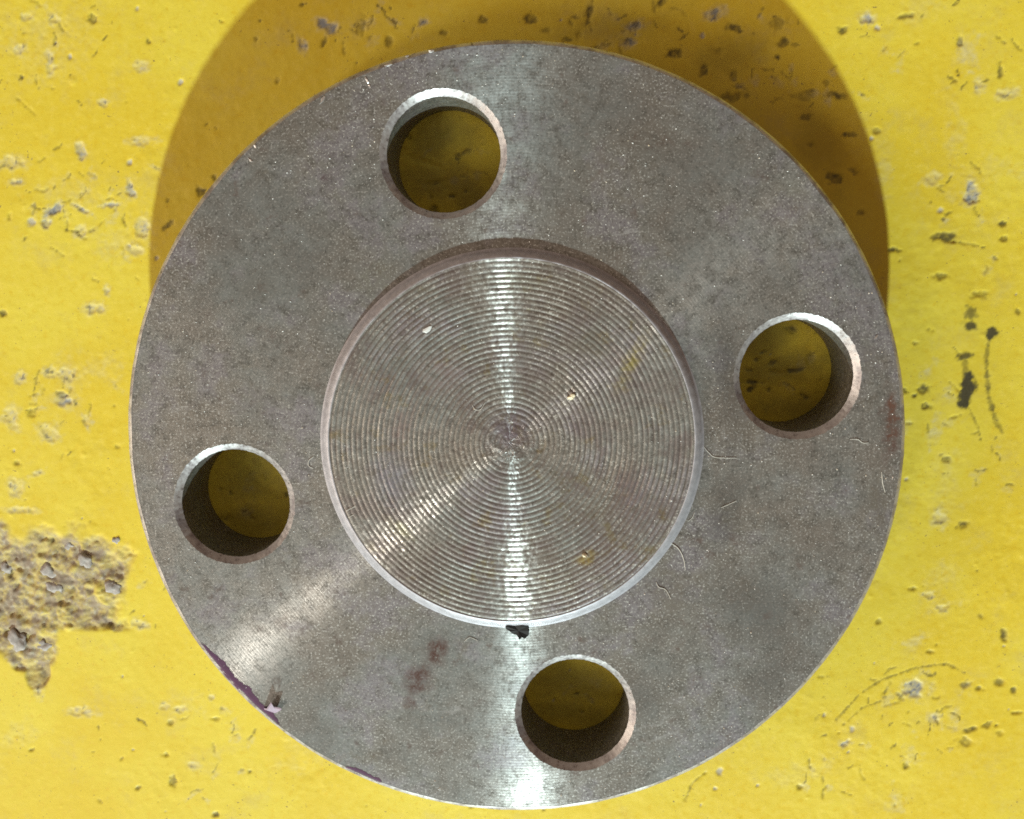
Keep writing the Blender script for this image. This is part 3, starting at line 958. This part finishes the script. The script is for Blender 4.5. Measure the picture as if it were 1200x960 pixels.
# black scrap wedged against the foot of the raised face
q = at(606, 741, H_PL + 0.4)
out = [(-1.55, 1.05), (-0.4, 1.15), (0.75, 1.1), (1.65, 1.0), (1.72, 0.2), (1.62, -0.55), (1.15, -1.0), (0.75, -0.75), (0.35, -1.05), (-0.05, -0.45), (-0.7, -0.25), (-1.15, 0.25), (-1.7, 0.6)]
n = len(out)
v = [(x, y, 0.0) for x, y in out] + [(x * 0.93, y * 0.9, 0.55 + 0.22 * math.sin(3.1 * x) + 0.12 * math.cos(5 * y)) for x, y in out] + [(0.2, 0.25, 0.50)]
f = [tuple(range(n))]
for k in range(n):
    f += [((k + 1) % n, k, n + k, n + (k + 1) % n), (n + (k + 1) % n, n + k, 2 * n)]
o = mesh_obj('black_scrap', v, f, M_BLACK, None, False)
o.location = (q[0] * MM, q[1] * MM, (H_PL + 0.01) * MM)
tag(o, 'black crumpled scrap stuck against the foot of the raised face', 'scrap')

# mauve flake standing on the rim, three ragged points
q = at(320, 830, H_PL)
bmv, bmf = [], []
pts = [(-1.0, 0.0, 0.0), (-0.55, 0.15, 0.75), (0.05, 0.95, 1.25), (0.28, 0.42, 0.95), (1.05, 0.35, 1.15), (0.62, -0.02, 0.55), (0.15, -0.35, 0.0)]
th = (0.10, -0.22, 0.0)
n = len(pts)
pts = [(x * 1.35, y * 1.45, z * 0.95) for x, y, z in pts]
bmv = pts + [(x + th[0], y + th[1], z + 0.03) for x, y, z in pts]
bmf = [tuple(range(n)), tuple(range(2 * n - 1, n - 1, -1))] + [((k + 1) % n, k, n + k, n + (k + 1) % n) for k in range(n)]
o = mesh_obj('paint_flake', bmv, bmf, M_FLAKE, None, False)
o.location = (q[0] * MM, q[1] * MM, (H_PL + 0.03) * MM)
tag(o, 'pale mauve three-pointed flake standing on the purple paint at the rim', 'flake')

o = sliver(670, 465, 1.15, 0.85, 0.45, 20, M_CRUMB, 'crumb', z=ZR - 0.03, seed=5)
tag(o, 'cream crumb lying in the spiral grooves of the raised face', 'crumb')
o = sliver(501, 386, 1.7, 0.75, 0.14, 38, M_WHITE, 'white_flake', z=ZR - 0.03, seed=9)
tag(o, 'white oblong flake on the grooves of the raised face', 'flake')
o = sliver(685, 651, 0.7, 0.6, 0.3, 0, M_CRUMB, 'crumb', z=ZR - 0.03, seed=15)
tag(o, 'small cream crumb beside a yellow stain on the raised face', 'crumb')
o = sliver(604, 119 - 12, 0.5, 0.35, 0.2, 0, M_BLACK, 'speck', z=H_PL, seed=12) if False else None

# ------------------------------------------------------------------ lint fibres
M_LINT = plain('pale_lint', (0.66, 0.63, 0.57), 0.7, 0, 0.15, 0.6)


def fibre(pxs, label, r=0.055, z=H_PL):
    r *= 0.75
    pts = [at(x, y, z) for x, y in pxs]
    P_ = []
    for i in range(len(pts) - 1):
        p0, p1, p2, p3 = pts[max(0, i - 1)], pts[i], pts[i + 1], pts[min(len(pts) - 1, i + 2)]
        for u in np.linspace(0, 1, 7)[:-1]:
            P_.append(0.5 * ((2 * p1) + (p2 - p0) * u + (2 * p0 - 5 * p1 + 4 * p2 - p3) * u * u + (3 * p1 - p0 - 3 * p2 + p3) * u ** 3))
    P_.append(pts[-1])
    P_ = np.array(P_)
    base = P_[0].copy()
    P_[:, 2] = z + r + 0.06 * np.abs(np.sin(np.linspace(0, 5, len(P_))))
    d = np.gradient(P_, axis=0)
    d /= np.linalg.norm(d, axis=1)[:, None]
    sd = np.cross(d, (0, 0, 1))
    v, f = [], []
    for i in range(len(P_)):
        rr = r * (0.6 + 0.4 * math.sin(math.pi * (i + 1) / (len(P_) + 1)))
        for k in range(5):
            a = 2 * math.pi * k / 5
            v.append(P_[i] - (base[0], base[1], 0) + sd[i] * rr * math.cos(a) + np.array([0, 0, 1]) * rr * math.sin(a))
    for i in range(len(P_) - 1):
        for k in range(5):
            f.append((i * 5 + k, i * 5 + (k + 1) % 5, (i + 1) * 5 + (k + 1) % 5, (i + 1) * 5 + k))
    o = mesh_obj('lint_fibre', v, f, M_LINT)
    o.location = (base[0] * MM, base[1] * MM, 0)
    tag(o, label, 'lint', 'lint fibres on the flange')


fibre([(996, 515), (1005, 515), (1011, 519), (1018, 519)], 'short kinked lint fibre beside the bolt hole nearest the rusty rim')
fibre([(825, 524), (831, 531), (839, 536), (863, 537)], 'bent pale lint fibre touching the side of the raised face near a bolt hole')
fibre([(845, 595), (854, 591), (863, 587)], 'tiny pale lint fibre on the dark stained plate beside the raised face')
fibre([(784, 635), (795, 643), (801, 655), (803, 668)], 'long curved lint fibre arching away from the raised face', 0.075)
fibre([(769, 682), (772, 688), (780, 691), (786, 702)], 'wavy pinkish lint fibre on the brown stain beside the raised face', 0.065)
fibre([(368, 535), (362, 540), (362, 546), (367, 549)], 'c-shaped lint curl between a bolt hole and the raised face', 0.06)
fibre([(544, 752), (551, 747), (560, 751)], 'small arched lint fibre beside the rust stain and black scrap', 0.05)
fibre([(553, 474), (557, 480), (563, 480), (568, 473)], 'looped lint hair near the centre of the spiral grooves', 0.045, ZR)
fibre([(814, 600), (811, 607), (806, 611)], 'short lint fibre hanging at the edge of the raised face', 0.05)
fibre([(1033, 553), (1034, 565), (1037, 577)], 'straight pale lint fibre along the rusty rim', 0.075)
fibre([(405, 599), (411, 596), (417, 593)], 'short white fibre across the outer grooves of the raised face, beside its twin', 0.05, ZR)
fibre([(408, 607), (415, 603)], 'shorter white fibre across the outer grooves of the raised face', 0.04, ZR)

# ------------------------------------------------------------------ bright dust and filings: nobody could count them
td = NT('dust_and_filings')
ac = td.n('ShaderNodeAttribute', attribute_name='hue').outputs['Fac']
td.link(td.mix(ac, (0.82, 0.82, 0.80), (0.70, 0.55, 0.36)), td.b.inputs['Base Color'])
td.b.inputs['Roughness'].default_value = 0.4
dv_, df_, dh_ = [], [], []
cnt = 0
while cnt < 2400:
    r = 53.0 * math.sqrt(random.random())
    t_ = random.uniform(0, 2 * math.pi)
    x, y = r * math.cos(t_), r * math.sin(t_)
    if any(math.hypot(x - cx, y - cy) < R_RIM + 0.4 for cx, cy in centers) or R_LAND - 0.3 < r < R_RF + 0.4:
        continue
    den = 0.5 + 0.8 * float(vnoise(np.array(x / 9.0), np.array(y / 9.0), 97))
    if r < R_LAND:
        den *= 0.35
    if random.random() > den:
        continue
    z0 = H_PL if r > R_RF else H_PL + RF_H - 0.02
    L = 0.06 + 0.24 * random.random() ** 3
    Wd = L * random.uniform(0.3, 0.8)
    a = random.uniform(0, math.pi)
    ca_, sa_ = math.cos(a), math.sin(a)
    b = len(dv_)
    hgt = Wd * random.uniform(0.4, 0.9)
    for (u, w, h) in ((-L / 2, 0, 0), (0, -Wd / 2, 0), (L / 2, 0, 0), (0, Wd / 2, 0), (L * 0.1, 0, hgt)):
        dv_.append((x + u * ca_ - w * sa_, y + u * sa_ + w * ca_, z0 + 0.004 + h))
        dh_.append(0.0 if cnt % 4 else random.random())
    df_ += [(b, b + 1, b + 4), (b + 1, b + 2, b + 4), (b + 2, b + 3, b + 4), (b + 3, b, b + 4)]
    cnt += 1
dust = mesh_obj('dust', dv_, df_, td.m, None, False)
ad = dust.data.attributes.new('hue', 'FLOAT', 'POINT')
ad.data.foreach_set('value', np.array(dh_, np.float32))
tag(dust, 'bright dust and metal filings sprinkled over the flange', 'dust', kind='stuff')
